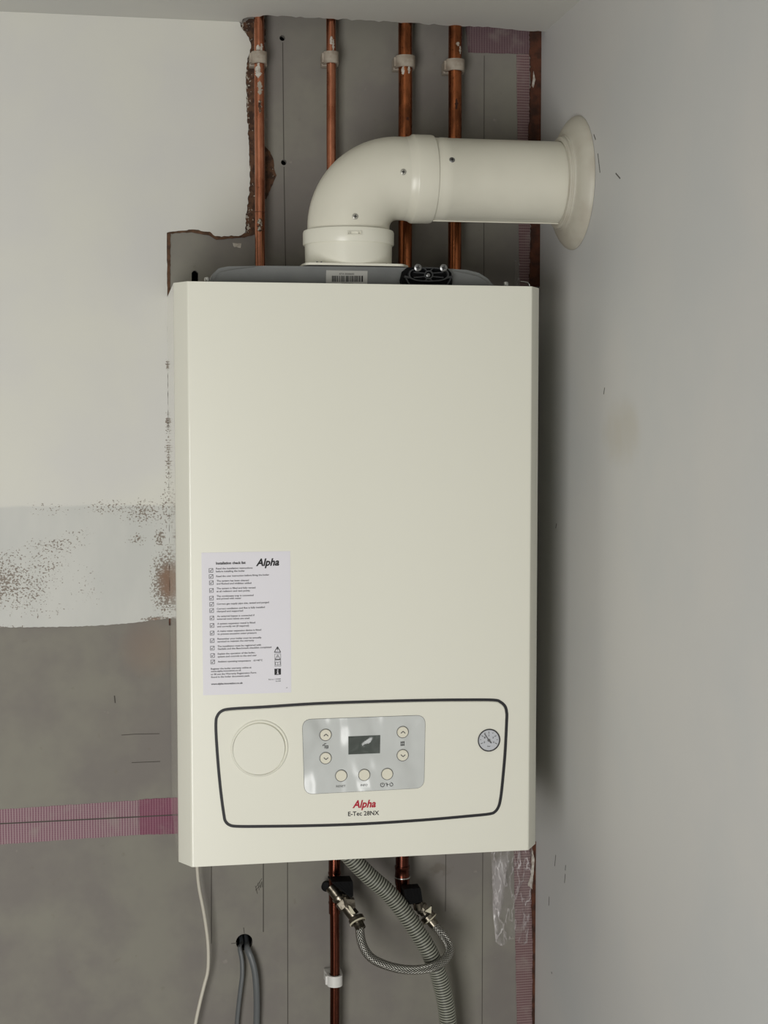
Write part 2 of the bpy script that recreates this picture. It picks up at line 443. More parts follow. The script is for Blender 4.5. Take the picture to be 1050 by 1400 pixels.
def patch(name, pts, mat, th, amp=.8, seed=1, stepl=3):
    pts = jag(pts+[pts[0]], amp, stepl, seed)[:-1]
    return obj(name, prism(bmesh.new(), pxz(pts, 0), -th, 0), mat, wall, smooth=False)
patch('torn_paper', [(340, 26), (362, 26), (363, 90), (352, 200), (354, 316), (337, 319), (333, 300), (338, 270), (341, 245), (339, 200), (336, 140), (335, 90), (342, 70), (338, 52), (326, 36)], M['tan'], .0012, 1.0, 11)
patch('torn_paper', [(362, 200), (369, 207), (374, 220), (375, 232), (378, 240), (370, 258), (364, 272), (360, 272)], M['tan'], .0009, .5, 12)
patch('torn_edge', [(227, 319), (240, 315.5), (262, 314), (287, 317), (294, 323), (316, 322), (335, 319), (350, 314), (350, 320), (334, 325), (315, 326), (296, 328), (286, 322), (262, 317.5), (233, 319.5), (232.6, 400), (231.5, 412), (228, 412)], M['edge_tan'], .0014, .5, 13)
patch('torn_edge', [(228.5, 560), (234, 560), (236, 700), (237, 855), (231, 855), (229.5, 700)], M['brown'], .0010, .4, 15, 5)
patch('torn_edge', [(723, 36), (741, 40), (741, 392), (723, 392), (726, 300), (722, 200), (725, 110)], M['brown'], .0040, 1.0, 16)
patch('torn_edge', [(724, 1150), (733, 1150), (733, 1420), (727, 1420), (728, 1300)], M['brown'], .003, .6, 17)
patch('plaster_scrap', [(727.0, 1160), (730, 1175), (728, 1200), (727, 1215), (721, 1210), (725, 1196)], M['splash'], .0035, .5, 18)
patch('plaster_scrap', [(318, 332), (330, 333), (329, 339), (320, 338)], M['splash'], .0008, .8, 19)
patch('plaster_scrap', [(728.5, 98), (731, 110), (728, 121), (726, 118)], M['splash'], .0048, .4, 20)
def tape(name, pts, mat, th, amp=.3, seed=1): return patch(name, pts, mat, th, amp, seed, 4)
tape('joint_tape', [(-160, 1117), (-80, 1111), (0, 1106.5), (190, 1094), (191, 1141), (0, 1154.5), (-80, 1160), (-160, 1166)], M['tape_h'], .0005, .4, 21)
tape('joint_tape', [(190, 1093), (242, 1090), (251, 1090), (251, 1139), (243, 1140), (191, 1141)], M['tape_h2'], .0009, .4, 22)
tape('joint_tape', [(636, 33), (739, 40), (735, 74), (640, 72)], M['tape_top'], .0012, .4, 23)
tape('joint_tape', [(706, 74), (724, 74), (725, 392), (710, 392)], M['tape_v'], .0007, .4, 24)
tape('joint_tape', [(702, 1150), (728, 1150), (729, 1420), (707, 1420)], M['tape_v'], .0007, .4, 25)
def pencil(name, pts, w_=.0011, Y=-.0001):
    bm = bmesh.new(); q = pxz(pts, 0)
    for a, b in zip(q, q[1:]): stroke(bm, a, b, w_, Y, .0003)
    return obj(name, bm, M['pencil'], wall, smooth=False)
pencil('pencil_line', [(386.5, 58), (388, 218)]); pencil('pencil_line', [(388.2, 228), (390.5, 372)])
pencil('pencil_line', [(662, 76), (661.5, 385)], .0009); pencil('pencil_line', [(289, 1182), (289, 1290)])
pencil('pencil_line', [(360, 1178), (360, 1274)], .0013); pencil('pencil_line', [(393, 1176), (393.5, 1410)])
pencil('pencil_line', [(609.5, 1166), (609, 1246)], .0009); pencil('pencil_line', [(660, 1164), (659, 1410)], .0009)
pencil('pencil_line', [(156.5, 951), (157.5, 961)], .0016); pencil('pencil_line', [(166, 1005), (185, 1003.6), (218, 1003)], .0009)
pencil('pencil_line', [(180, 1042.6), (219, 1041)], .0009)
pencil('pencil_line', [(-150, 1141), (0, 1126), (190, 1116.5), (246, 1113.5)], .0016, -.0009)  # board joint along the middle of the tape, drawn as a dark line
pencil('pencil_line', [(316, 1290), (324, 1289)], .0009); pencil('pencil_line', [(333, 1268), (334, 1276)], .0009)
for s in ([(349, 1211), (352, 1222)], [(352.5, 1207), (354.5, 1217)], [(349.5, 1217), (355, 1211)], [(355, 1206), (356, 1214), (358, 1205), (358.6, 1213)], [(350, 1213), (358, 1201)]):
    pencil('pencil_writing', s, .0007)

# right-hand wall, ceiling with the slot cut for the pipes, room behind the camera
bm = bmesh.new(); box(bm, XR, XR+.1, YF, .1, 0, ZC+.12); wr = struct(obj('wall_right', bm, M['rwall'], smooth=False))
def mark(pts, w_=.0012):
    bm = bmesh.new()
    for a, b in zip(pts, pts[1:]):
        A, B = atx(*a, XR), atx(*b, XR); d = (B-A).normalized(); n = Vector((0, -d.z, d.y))*w_/2
        vs = [bm.verts.new(c) for c in (A+n, B+n, B-n, A-n)]; v2 = [bm.verts.new(v.co-Vector((.0004, 0, 0))) for v in vs]
        bm.faces.new(vs); bm.faces.new(v2[::-1])
        for i in range(4): bm.faces.new((vs[i], v2[i], v2[(i+1) % 4], vs[(i+1) % 4]))
    return obj('scuff_mark', bm, M['scuff'], wr, smooth=False)
for m_ in ([(812, 184), (814.5, 191)], [(817.5, 210), (820.5, 236)], [(826.8, 530), (825.5, 539)], [(842, 237), (848, 244)], [(761, 716), (760, 722)],
           [(773.5, 1183), (773, 1190)], [(773, 1195), (772, 1207)], [(760, 1169), (758.5, 1184)], [(754, 1329), (754.6, 1331)], [(751, 1226), (750.5, 1238)]):
    mark(m_, .0018)
ce = []
for x, y in jag([(332, 26), (345, 23), (352, 24), (360, 21), (430, 24.5), (500, 28), (560, 31), (600, 34), (660, 37), (700, 40), (742, 43)], 1.0, 6, 31):
    d = Vector((x-525, y-700, F)); d = Vector((AX.dot(d), BY.dot(d), CZ.dot(d))); q = CAM+d*((ZC-CAM.z)/d.z); ce.append((q.x, q.y))
bm = bmesh.new()
pl = [(XL, YF), (XL, .0), (ce[0][0], 0.0)] + ce + [(XR, ce[-1][1]), (XR, YF)]
lo = [bm.verts.new((x, y, ZC)) for x, y in pl]; hi = [bm.verts.new((x, y, ZC+.012)) for x, y in pl]
bm.faces.new(lo); bm.faces.new(hi[::-1])
for i in range(len(pl)): bm.faces.new((lo[i], hi[i], hi[(i+1) % len(pl)], lo[(i+1) % len(pl)]))
ceil = struct(obj('ceiling', bm, M['paint'], smooth=False))
bm = bmesh.new(); box(bm, XL, XR, YF, .0125, ZC+.115, ZC+.125); obj('void_shade_sheet', bm, M['void'], ceil, smooth=False)  # near-black sheet over the ceiling slot, the void's shade in its colour
bm = bmesh.new(); box(bm, XL-.1, XR+.1, YF-.1, .1, -.1, 0); struct(obj('floor', bm, M['floor'], smooth=False))
bm = bmesh.new(); box(bm, XL-.1, XL, YF, .1, 0, ZC+.12); struct(obj('wall_left', bm, M['room'], smooth=False))
DX0, DX1, DZ0, DZ1 = -1.25, -.31, .25, 1.71
bm = bmesh.new()
for b in ((XL, DX0, 0, ZC), (DX1, XR, 0, ZC), (DX0, DX1, 0, DZ0), (DX0, DX1, DZ1, ZC)): box(bm, b[0], b[1], YF-.1, YF, b[2], b[3])
struct(obj('wall_front', bm, M['room'], smooth=False))
bm = bmesh.new()
for b in ((DX0, DX0+.05, DZ0, DZ1), (DX1-.05, DX1, DZ0, DZ1), (DX0, DX1, DZ0, DZ0+.05), (DX0, DX1, DZ1-.05, DZ1)):
    box(bm, b[0], b[1], YF-.09, YF-.02, b[2], b[3])
struct(obj('door_1', bm, M['plastic_white'], smooth=False))

# ================================================================== the boiler
X0, X1, XA, XB, ZB, ZT = .0939, .5604, .0772, .5781, 1.1418, 1.9225
YFR, YSD = -.290, -.262
boiler = thing('boiler', 'white wall-hung boiler with control panel, under the pipes and flue', 'boiler', (.3276, 0, ZB))
def ring_prism(bm, outer, inner, z0, z1):       # open U sheet in plan
    pts = outer+inner[::-1]; n = len(pts)
    a = [bm.verts.new((p[0], p[1], z0)) for p in pts]; b = [bm.verts.new((p[0], p[1], z1)) for p in pts]
    m = len(outer)
    for i in range(m-1):
        j = n-1-i
        bm.faces.new((a[i], a[i+1], a[j-1], a[j])); bm.faces.new((b[j], b[j-1], b[i+1], b[i]))
    for i in range(n): bm.faces.new((a[i], b[i], b[(i+1) % n], a[(i+1) % n]))
def arc_corner(p, a, b, r, n=4):
    p, a, b = Vector(p), Vector(a), Vector(b); d1 = (a-p).normalized(); d2 = (b-p).normalized(); t = r/math.tan(d1.angle(d2)/2)
    s, e = p+d1*t, p+d2*t; return [tuple(s*(1-u)**2+p*2*u*(1-u)+e*u*u) for u in [k/n for k in range(n+1)]]
def cover_outline(i):
    A, B, Cc, D, E_, G = (XA+i, -.252), (XA+i, YSD+i*.5), (X0+i*.6, YFR+i), (X1-i*.6, YFR+i), (XB-i, YSD+i*.5), (XB-i, -.252)
    return [A]+arc_corner(B, A, Cc, .004)+arc_corner(Cc, B, D, .004)+arc_corner(D, Cc, E_, .004)+arc_corner(E_, D, G, .004)+[G]
bm = bmesh.new(); ring_prism(bm, cover_outline(0), cover_outline(.0014), ZB, ZT)
obj('front_cover', bm, M['enamel'], boiler, angle=25)
bm = bmesh.new(); box(bm, X0+.004, X1-.004, YFR+.0014, YFR+.010, ZT-.0016, ZT-.0002); obj('folded_lip', bm, M['enamel'], boiler)
for x0 in (XA, XB-.0014):
    bm = bmesh.new(); box(bm, x0, x0+.0014, -.2515, -.0010, ZB+.001, ZT); obj('side_panel', bm, M['enamel_side'], boiler, smooth=False)
bm = bmesh.new(); box(bm, XA+.002, XB-.002, -.25, -.055, ZB+.03, ZB+.033); obj('bottom_panel', bm, M['grey_box'], boiler, smooth=False)

# grey heat-exchanger housing whose rounded shoulders show over the cover
YC = -.245
hs = pxz([(284, 400), (287, 384), (291, 374), (299, 366.5), (312, 363.6), (360, 363.4), (480, 364.4), (600, 366.5), (640, 368.5), (656, 372.5), (668, 380), (678, 391), (680, 402)], YC)
hs = hs+[(hs[-1][0], 1.62), (hs[0][0], 1.62)]
bm = prism(bmesh.new(), hs, YC, -.085)
top = [e for e in bm.edges if abs(e.verts[0].co.y-YC) < 1e-5 and abs(e.verts[1].co.y-YC) < 1e-5 and min(e.verts[0].co.z, e.verts[1].co.z) > 1.7]
bmesh.ops.bevel(bm, geom=top, offset=.006, segments=3, affect='EDGES')
house = obj('heat_exchanger_housing', bm, M['grey_box'], boiler, angle=50)
bm = prism(bmesh.new(), pxz([(446, 369.5), (502.5, 370.5), (502, 391), (445.5, 391)], YC-.0004), YC-.0007, YC-.0001)
bl = obj('barcode_label', bm, M['sticker'], boiler, smooth=False)
bm = bmesh.new(); x = 454.5; rnd = random.Random(5)
while x < 497:
    w_ = rnd.choice((.6, .9, 1.4)); stroke(bm, *pxz([(x, 377), (x, 385.3)], YC-.001), w_*.00098, YC-.0008, .0002); x += w_+rnd.choice((.5, .7, 1.0))
obj('bar_code', bm, M['ink'], bl, smooth=False)
text_obj('lettering', [('ETA 0000000', at(464, 375.6, YC), at(484, 375.9, YC), .0023), ('00000000', at(467, 388.6, YC), at(483, 389, YC), .002)], M['ink'], bl, YC-.0009)

# black ribbed bracket with three screws at the top edge
BY_ = -.258
bk = pxz([(550, 396), (548.5, 382), (551, 371), (558, 365), (612, 366), (618, 373), (619.5, 384), (618, 396)], BY_)
bm = prism(bmesh.new(), bk, BY_+.004, -.246); br = obj('bracket', bm, M['black'], boiler, smooth=False)
def ellipse(cx, cy, rx, ry, n=28, Y=BY_, pw=2.6):
    out = []
    for k in range(n):
        t = 2*PI*k/n; c, s = math.cos(t), math.sin(t)
        out.append((cx+rx*math.copysign(abs(c)**(2/pw), c), cy+ry*math.copysign(abs(s)**(2/pw), s)))
    return pxz(out, Y)
M['rib'] = simple('rib_plastic', (48, 49, 50), .4)
bm = bmesh.new(); band(bm, ellipse(585.5, 375.5, 27.5, 9.8), ellipse(585.5, 375.5, 25.6, 8.1), BY_-.004, BY_+.004)
band(bm, ellipse(585.5, 376, 6.2, 6.2, pw=2), ellipse(585.5, 376, 4.4, 4.4, pw=2), BY_-.004, BY_+.004)
for a in range(8):
    t = a*PI/4+.39; stroke(bm, *pxz([(585.5+math.cos(t)*6, 376+math.sin(t)*6), (585.5+math.cos(t)*22 if abs(math.cos(t)) > .5 else 585.5+math.cos(t)*15, 376+math.sin(t)*9.4)], BY_), .0014, BY_+.003, .006)
for sx in (-1, 1):
    stroke(bm, *pxz([(585.5+sx*25, 379.5), (585.5+sx*33, 378.5)], BY_), .003, BY_+.003, .006)
    stroke(bm, *pxz([(585.5+sx*31, 380), (585.5+sx*26, 389)], BY_), .0018, BY_+.003, .005)
stroke(bm, *pxz([(559, 389), (612, 389.5)], BY_), .0016, BY_+.003, .005)
obj('bracket_rib', bm, M['rib'], br, smooth=False)
def screw_head(p, r, n, parent, name='screw', mat='steel', cross=True):
    n = Vector(n).normalized(); bm = lathe(bmesh.new(), [(-.003, 0), (-.003, r*.6), (0, r), (.0006, r), (.0013, r*.75), (.0015, r*.35), (.0015, 0)], p, n, 20)
    s = obj(name, bm, M[mat], parent)
    if cross:
        u = n.orthogonal().normalized(); v = n.cross(u); bm = bmesh.new(); p = Vector(p)
        for a in (.6, .6+PI/2):
            d = u*math.cos(a)+v*math.sin(a); e = n.cross(d); vs = []
            for h in (.0012, .0018):
                vs.append([bm.verts.new(p+n*h+d*i*r*.55+e*j*r*.13) for i, j in ((-1, -1), (1, -1), (1, 1), (-1, 1))])
            bm.faces.new(vs[0][::-1]); bm.faces.new(vs[1])
            for i in range(4): bm.faces.new((vs[0][i], vs[0][(i+1) % 4], vs[1][(i+1) % 4], vs[1][i]))
        obj('screw_recess', bm, M['ink'], s, smooth=False)
    return s
M['dull_steel'] = simple('dull_steel', (140, 140, 140), .35, 1.0)
screw_head(at(571.3, 366, BY_-.006), .0052, (0, -1, -.1), br, mat='dull_steel'); screw_head(at(606.5, 366.3, BY_-.006), .0052, (0, -1, -.1), br, mat='dull_steel')
screw_head(at(585.5, 376.2, BY_-.001), .0034, (0, -1, 0), br, cross=False, mat='dull_steel')
for px_, py_, nm in ((283, 380.5, 'fixing_screw'), (691.5, 386.8, 'fixing_screw')):
    q = at(px_, py_, -.24); bm = lathe(bmesh.new(), [(-.03, 0), (-.03, .0018), (-.004, .0018), (-.004, .0034), (-.001, .0037), (.0012, .003), (.0018, 0)], q, (0, 0, 1), 16)
    obj(nm, bm, M['steel'], boiler)
bm = sweep(bmesh.new(), catmull(pt([(712, 385, -.24), (717, 385.5, -.24), (722, 387, -.24), (724, 391, -.24), (724, 400, -.24)]), 5), .0008, 8); obj('wire_clip', bm, M['steel'], boiler)

# fascia: bowed outline in dark trim with the controls inside it
top = [(316, 969), (360, 966.4), (427, 962), (500, 959.2), (580, 957.2), (640, 956.6), (675, 956.9)]
tr = [(684, 959.5), (690.5, 965.5), (692.8, 974)]; rt = [(692.8, 985), (690.5, 1030), (686.5, 1075), (684, 1094)]
brn = [(681.5, 1103), (677, 1109.5), (669, 1112.8)]; bot = [(640, 1115.8), (580, 1121), (500, 1126.2), (427, 1128.8), (360, 1129.8), (325, 1129.8)]
bln = [(314, 1128), (308, 1122.5), (305.8, 1113)]; lf = [(302, 1085), (298.5, 1050), (295.6, 1010), (295, 988)]; tl = [(296.8, 979), (303, 972)]
fo = pxz(top+tr+rt+brn+bot+bln+lf+tl, YFR)
closed = [Vector(p).to_3d() for p in fo]; closed = catmull([closed[-1]]+closed+[closed[0], closed[1]], 4)
fo = [(p.x, p.y) for p in closed[4:-5]]
YP = YFR-.0012
bm = prism(bmesh.new(), offset(fo, .0028), YP, YFR+.0002); fas = obj('fascia_panel', bm, M['enamel'], boiler, smooth=False)
bm = band(bmesh.new(), offset(fo, -.0018), offset(fo, .0020), YFR-.0007, YFR+.0002); obj('trim_line', bm, M['trim'], boiler, smooth=False)
def disc_at(px_, py_, prof, name, mat, parent, Y=YP, seg=48):
    q = at(px_, py_, Y); return obj(name, lathe(bmesh.new(), prof, (q.x, Y, q.z), (0, -1, 0), seg), M[mat], parent)
disc_at(355, 1023, [(0, .0390), (.0008, .0385), (.0020, .0374), (.0020, .0364), (-.0004, .0361)], 'dial_surround', 'enamel', fas)
disc_at(354, 1023.6, [(-.0010, .0351), (.0026, .0350), (.0032, .0344), (.0032, 0)], 'blank_dial_cover', 'enamel', fas, seg=64)
pn = rounded(pxz([(413.3, 983.7), (581.3, 977.8), (579.4, 1077), (416.4, 1085.8)], YP), .0125, 6)
bm = prism(bmesh.new(), pn, YP-.0006, YP); cp = obj('control_panel', bm, M['panel'], boiler, smooth=False)
bm = band(bmesh.new(), offset(pn, -.0004), offset(pn, .0003), YP-.0004, YP); obj('panel_edge', bm, M['ink_grey'], cp, smooth=False)
YL = YP-.0008
bm = prism(bmesh.new(), pxz([(476.2, 1006.8), (519.8, 1005), (519.4, 1029.7), (476.3, 1031.5)], YL), YL-.0004, YL+.0004); obj('display_screen', bm, M['lcd'], cp, smooth=False)
chev = {0: 1, 1: -1, 2: 1, 3: -1}
for i, (x, y) in enumerate(((445.1, 1004.6), (445.1, 1036.4), (550.5, 1000.8), (550.5, 1032.4), (466.5, 1060.4), (497.9, 1059.4), (529.3, 1058.1))):
    disc_at(x, y, [(0, .0083), (.0005, .0083), (.0005, .0079), (-.0003, .0078)], 'button_ring', 'ink_grey', cp, YL, 32)
    disc_at(x, y, [(-.0003, .0076), (.0012, .0075), (.0018, .0070), (.0018, 0)], 'button', 'button', cp, YL, 32)
    if i in chev:
        bm = bmesh.new(); s = chev[i]; Yb = YL-.0019
        a, b, c = pxz([(x-2.4, y+1.2*s+.6), (x+.6, y-1.6*s+.6), (x+3.6, y+1.2*s+.6)], Yb)
        stroke(bm, a, b, .0011, Yb, .0002); stroke(bm, b, c, .0011, Yb, .0002); obj('chevron', bm, M['ink_grey'], cp, smooth=False)
def icon(segs, w_=.0007, Y=YL, name='icon', par=None, mat='ink'):
    bm = bmesh.new()
    for s in segs:
        q = pxz(s, Y)
        for a, b in zip(q, q[1:]): stroke(bm, a, b, w_, Y, .0003)
    return obj(name, bm, M[mat], par or cp, smooth=False)
icon([[(441.5, 1020), (441.5, 1018.5), (444, 1018.2), (444, 1023.2)], [(445.5, 1019.5), (448.5, 1019.3), (448.3, 1023), (445.8, 1023.2), (445.5, 1019.5)], [(446, 1021.3), (448.3, 1021.3)], [(443, 1016.8), (446, 1016.6)]])
icon([[(548.3, 1013.8), (548.3, 1020)], [(550.3, 1013.6), (550.3, 1019.8)], [(552.3, 1013.4), (552.3, 1019.6)], [(547.6, 1015), (553, 1014.6)], [(547.6, 1018.8), (553, 1018.5)]])
def circ(x, y, r, a0=0, a1=2*PI, n=12): return [(x+r*math.sin(a0+(a1-a0)*k/n), y-r*math.cos(a0+(a1-a0)*k/n)) for k in range(n+1)]
icon([circ(522.8, 1073, 2.7, .5, 2*PI-.5), [(522.8, 1069.8), (522.8, 1073)], [(526.8, 1071.2), (529.2, 1070.8), (529.2, 1075.4)], [(528, 1073), (531.4, 1072.4)], circ(535, 1072.6, 2.2, .3, 2*PI-.6), [(534.5, 1069.4), (536, 1071.2)]])
text_obj('lettering', [('RESET', at(459.6, 1076.4, YL), at(472.4, 1075.8, YL), .0027)], M['ink_grey'], cp, YL-.0003)
text_obj('lettering', [('INFO', at(493, 1074.9, YL), at(502.4, 1074.4, YL), .0027)], M['ink_grey'], cp, YL-.0003)
text_obj('logo_lettering', [('Alpha', at(481.8, 1104.4, YP), at(513.9, 1103.2, YP), .0098, dict(bold=.032, shear=.26))], M['red'], fas, YP-.0003)
text_obj('model_lettering', [('E-Tec 28NX', at(475.8, 1115.6, YP), at(518.2, 1114.0, YP), .0058, dict(bold=.016))], M['ink'], fas, YP-.0003)

# pressure gauge
ga = disc_at(668.4, 1011.9, [(0, .0158), (.0014, .0158), (.0018, .0150), (.0010, .0143), (.0004, .0142)], 'pressure_gauge', 'trim', boiler, seg=48)
YG = YP-.0004
disc_at(668.4, 1011.9, [(0, .0143), (.0003, .0143), (.0003, 0)], 'gauge_dial', 'dial', ga)
gx, gy = 668.4, 1012.2
segs = []
for k in range(9):
    a = math.radians(-113+226*k/8); r0 = 9.0 if k % 2 == 0 else 10.6
    segs.append([(gx+math.sin(a)*r0, gy-math.cos(a)*r0), (gx+math.sin(a)*12, gy-math.cos(a)*12)])
icon(segs, .0008, YG, 'gauge_marking', ga)
tt = []
for k, a in ((0, -113), (1, -57), (2, 0), (3, 57), (4, 113)):
    a = math.radians(a); x, y = gx+math.sin(a)*6.8, gy-math.cos(a)*6.8+1.0; tt.append((str(k), at(x-.9, y, YG), at(x+.9, y, YG), .0022, dict(bold=.02)))
tt.append(('bar', at(666.3, 1021.2, YG), at(670.6, 1021, YG), .0020, dict(bold=.02)))
text_obj('gauge_lettering', tt, M['ink'], ga, YG-.0003)
bm = bmesh.new(); q = at(668.2, 1011.9, YG)
stroke(bm, *pxz([(662.3, 1003), (668.2, 1011.9)], YG), .0013, YG-.0005, .0003); stroke(bm, *pxz([(668.2, 1011.9), (671.8, 1015.8)], YG), .0018, YG-.0005, .0003)
lathe(bm, [(.0004, .0020), (.0012, .0019), (.0012, 0)], (q.x, YG, q.z), (0, -1, 0), 16); obj('gauge_needle', bm, M['ink'], ga, smooth=False)
disc_at(668.4, 1011.9, [(.0014, .0149), (.0019, .010), (.0021, 0)], 'gauge_glass', 'glass', ga, YP, 32)

# check-list sheet stuck to the cover
YS = YFR-.0004
bm = prism(bmesh.new(), pxz([(275.4, 755.6), (396.8, 753.4), (398.2, 946.6), (277.8, 950.6)], YFR), YS, YFR+.0001)
sh = obj('check_list_sheet', bm, M['paper'], boiler, smooth=False)
def c5(x, y): return (260+x/6.367, 740+y/6.367)
LN = [("Installation check list", 225, 202, 483, 196, 21, dict(bold=.035)),
 ("Read the installation instructions", 225, 245, 543, 238), ("before installing the boiler", 225, 270, 476, 264),
 ("Read the user instruction before firing the boiler", 227, 312, 688, 298),
 ("The system has been cleaned", 230, 352, 510, 346), ("and flushed and inhibitor added", 230, 377, 532, 370),
 ("The system is filled and fully vented", 230, 418, 568, 410), ("at all radiators and vent points", 230, 443, 520, 436),
 ("The condensate trap is connected", 230, 485, 551, 476), ("and primed with water", 230, 507, 445, 502),
 ("Correct gas supply pipe size, tested and purged", 232, 553, 685, 538),
 ("Correct ventilation and flue is fully installed", 232, 595, 650, 580), ("clamped and supported", 232, 618, 460, 611),
 ("An external bypass is connected if", 234, 660, 560, 650), ("external zone valves are used", 234, 684, 516, 676),
 ("A system expansion vessel is fitted", 236, 725, 566, 714), ("and correctly set (if required)", 236, 749, 512, 741),
 ("A mains water expansion device is fitted", 236, 790, 618, 777), ("to prevent excessive water pressure", 238, 815, 578, 803),
 ("Remember your boiler must be annually", 238, 857, 620, 844), ("serviced to maintain the warranty", 238, 881, 556, 869),
 ("The installation must be registered with", 238, 922, 617, 908), ("GasSafe and the Benchmark checklist completed", 240, 945, 707, 928),
 ("Explain the operation of the boiler,", 240, 987, 566, 975), ("system and controls to the end user", 240, 1012, 580, 999),
 ("Ambient operating temperature   -5/+40\u00b0C", 240, 1055, 630, 1042),
 ("Register the boiler warranty online at", 180, 1118, 533, 1105), ("www.alpha-innovation.co.uk", 180, 1140, 445, 1129),
 ("or fill out the Warranty Registration Form", 180, 1166, 575, 1150), ("found in the boiler documents pack.", 182, 1190, 520, 1177),
 ("www.alpha-innovation.co.uk", 182, 1250, 458, 1240, 15, dict(bold=.03)), ("Part no. 1.107444", 683, 1208, 788, 1203, 10), ("Nov 2018", 745, 1223, 788, 1220, 10), ("v4", 834, 1279, 847, 1278, 8)]
it = []
for l in LN:
    ch = (l[5] if len(l) > 5 else 14.5)/6.367*.00098; it.append((l[0], at(*c5(l[1], l[2]), YS), at(*c5(l[3], l[4]), YS), ch, l[6] if len(l) > 6 else dict(bold=.016)))
text_obj('lettering', it, M['ink'], sh, YS-.0002)
text_obj('logo_lettering', [('Alpha', at(*c5(572, 214), YS), at(*c5(776, 209), YS), .0092, dict(bold=.034, shear=.26))], M['ink'], sh, YS-.0002)
for x, y in ((181, 254), (182, 307), (184, 361), (185, 428), (185, 495), (187, 549), (187, 603), (189, 668), (190, 733), (191, 799), (192, 865), (193, 930), (195, 995), (196, 1050)):
    s = 17; sq = [c5(x-s, y-s+1), c5(x+s, y-s-1), c5(x+s, y+s-1), c5(x-s, y+s+1), c5(x-s, y-s+1)]
    icon([sq, [c5(x-10, y-2), c5(x-5, y+9), c5(x+14, y-14)], [c5(x-9, y+8), c5(x+1, y+7)]], .0005, YS, 'check_box', sh)
def tri(x, y, r): return [c5(x, y-r), c5(x+r*1.1, y+r*.9), c5(x-r*1.1, y+r*.9), c5(x, y-r)]
icon([tri(760, 943, 25), [c5(760, 930), c5(760, 950)], [c5(752, 934), c5(758, 928), c5(765, 932)]], .0009, YS, 'pictogram', sh)
icon([[c5(736, 981), c5(788, 979), c5(788, 1029), c5(737, 1031), c5(736, 981)]], .0004, YS, 'pictogram', sh, 'ink_grey')
icon([tri(762, 1008, 20), [c5(762, 1000), c5(762, 1014)]], .0006, YS, 'pictogram', sh, 'ink_grey')
icon([[c5(737, 1035), c5(788, 1033), c5(789, 1087), c5(738, 1089), c5(737, 1035)]], .0004, YS, 'pictogram', sh, 'ink_grey')
icon([[c5(763, 1078), c5(742, 1076), c5(742, 1050), c5(763, 1053), c5(784, 1048), c5(784, 1074), c5(763, 1078), c5(763, 1053)]], .0005, YS, 'pictogram', sh, 'ink_grey')
bm = prism(bmesh.new(), pxz([c5(733, 1110), c5(790, 1108), c5(790, 1161), c5(734, 1164)], YS), YS-.0002, YS); obj('pictogram', bm, M['ink'], sh, smooth=False)
bm = prism(bmesh.new(), pxz([c5(754, 1130), c5(766, 1130), c5(766, 1150), c5(772, 1150), c5(772, 1155), c5(752, 1155), c5(752, 1150), c5(758, 1150), c5(758, 1135), c5(754, 1135)], YS), YS-.0004, YS-.0002)
prism(bm, pxz([c5(757, 1116), c5(767, 1116), c5(767, 1125), c5(757, 1125)], YS), YS-.0004, YS-.0002); obj('pictogram', bm, M['paper'], sh, smooth=False)

# ================================================================== flue
FY, FZ, FX = -.185, 2.0788, .3234
flue = thing('flue', 'white flue pipe rising from boiler and bending right into wall', 'flue pipe', (FX, FY, 1.951))
zt = house_top = 1.9495
bm = lathe(bmesh.new(), [(zt+.0045, .0575), (zt+.0045, .0605), (.0+1.9865, .0612), (1.9865, .0575)], (FX, FY, 0), (0, 0, 1), 64); obj('adapter_socket', bm, M['plastic_white'], flue)
fl = rounded([(-.066, -.062), (.066, -.062), (.078, -.04), (.078, .04), (.06, .062), (-.06, .062), (-.070, .03), (-.070, -.04)], .012, 4)
bm = bmesh.new(); a = [bm.verts.new((FX+x, FY+y, zt+.0015)) for x, y in fl]; b = [bm.verts.new((FX+x, FY+y, zt+.0045)) for x, y in fl]
bm.faces.new(a[::-1]); bm.faces.new(b)
for i in range(len(fl)): bm.faces.new((a[i], a[(i+1) % len(fl)], b[(i+1) % len(fl)], b[i]))
obj('adapter_flange', bm, M['plastic_white'], flue, smooth=False)
bm = lathe(bmesh.new(), [(1.984, .0602), (1.984, .0632), (1.9855, .0638), (2.001, .0638), (2.0035, .0628), (2.0045, .0585)], (FX, FY, 0), (0, 0, 1), 64); obj('adapter_collar', bm, M['plastic_white'], flue)
q = at(484, 321, FY-.062); bm = bmesh.new(); ol = rounded(pxz([(474.5, 316), (494, 316), (494, 321.5), (474.5, 321.5)], FY-.062), .0008, 2)
band(bm, ol, offset(ol, .0010), FY-.0655, FY-.062); band(bm, offset(ol, .0045), offset(ol, .0049), FY-.0652, FY-.062)
obj('collar_latch', bm, M['plastic_white'], flue, smooth=False)
for x, y in ((433, 357.3), (439, 357.2), (530, 356)):
    q = at(x, y, FY-.055); bm = bmesh.new(); lathe(bm, [(0, 0), (0, .0012), (.002, .0012), (.002, 0)], (q.x, FY-.058 if x < 500 else FY-.045, zt+.0045), (0, 0, 1), 10); obj('flange_pip', bm, M['dull_steel'], flue)
Rb = .070; RE = .0575; z0 = FZ-Rb; path = [(FX, FY, 1.998), (FX, FY, z0)]
for k in range(1, 25):
    a = PI/2*k/24; path.append((FX+Rb*(1-math.cos(a)), FY, z0+Rb*math.sin(a)))
path.append((.4085, FY, FZ))
bm = sweep(bmesh.new(), path, RE, 64, cap=False); obj('elbow', bm, M['flue'], flue)
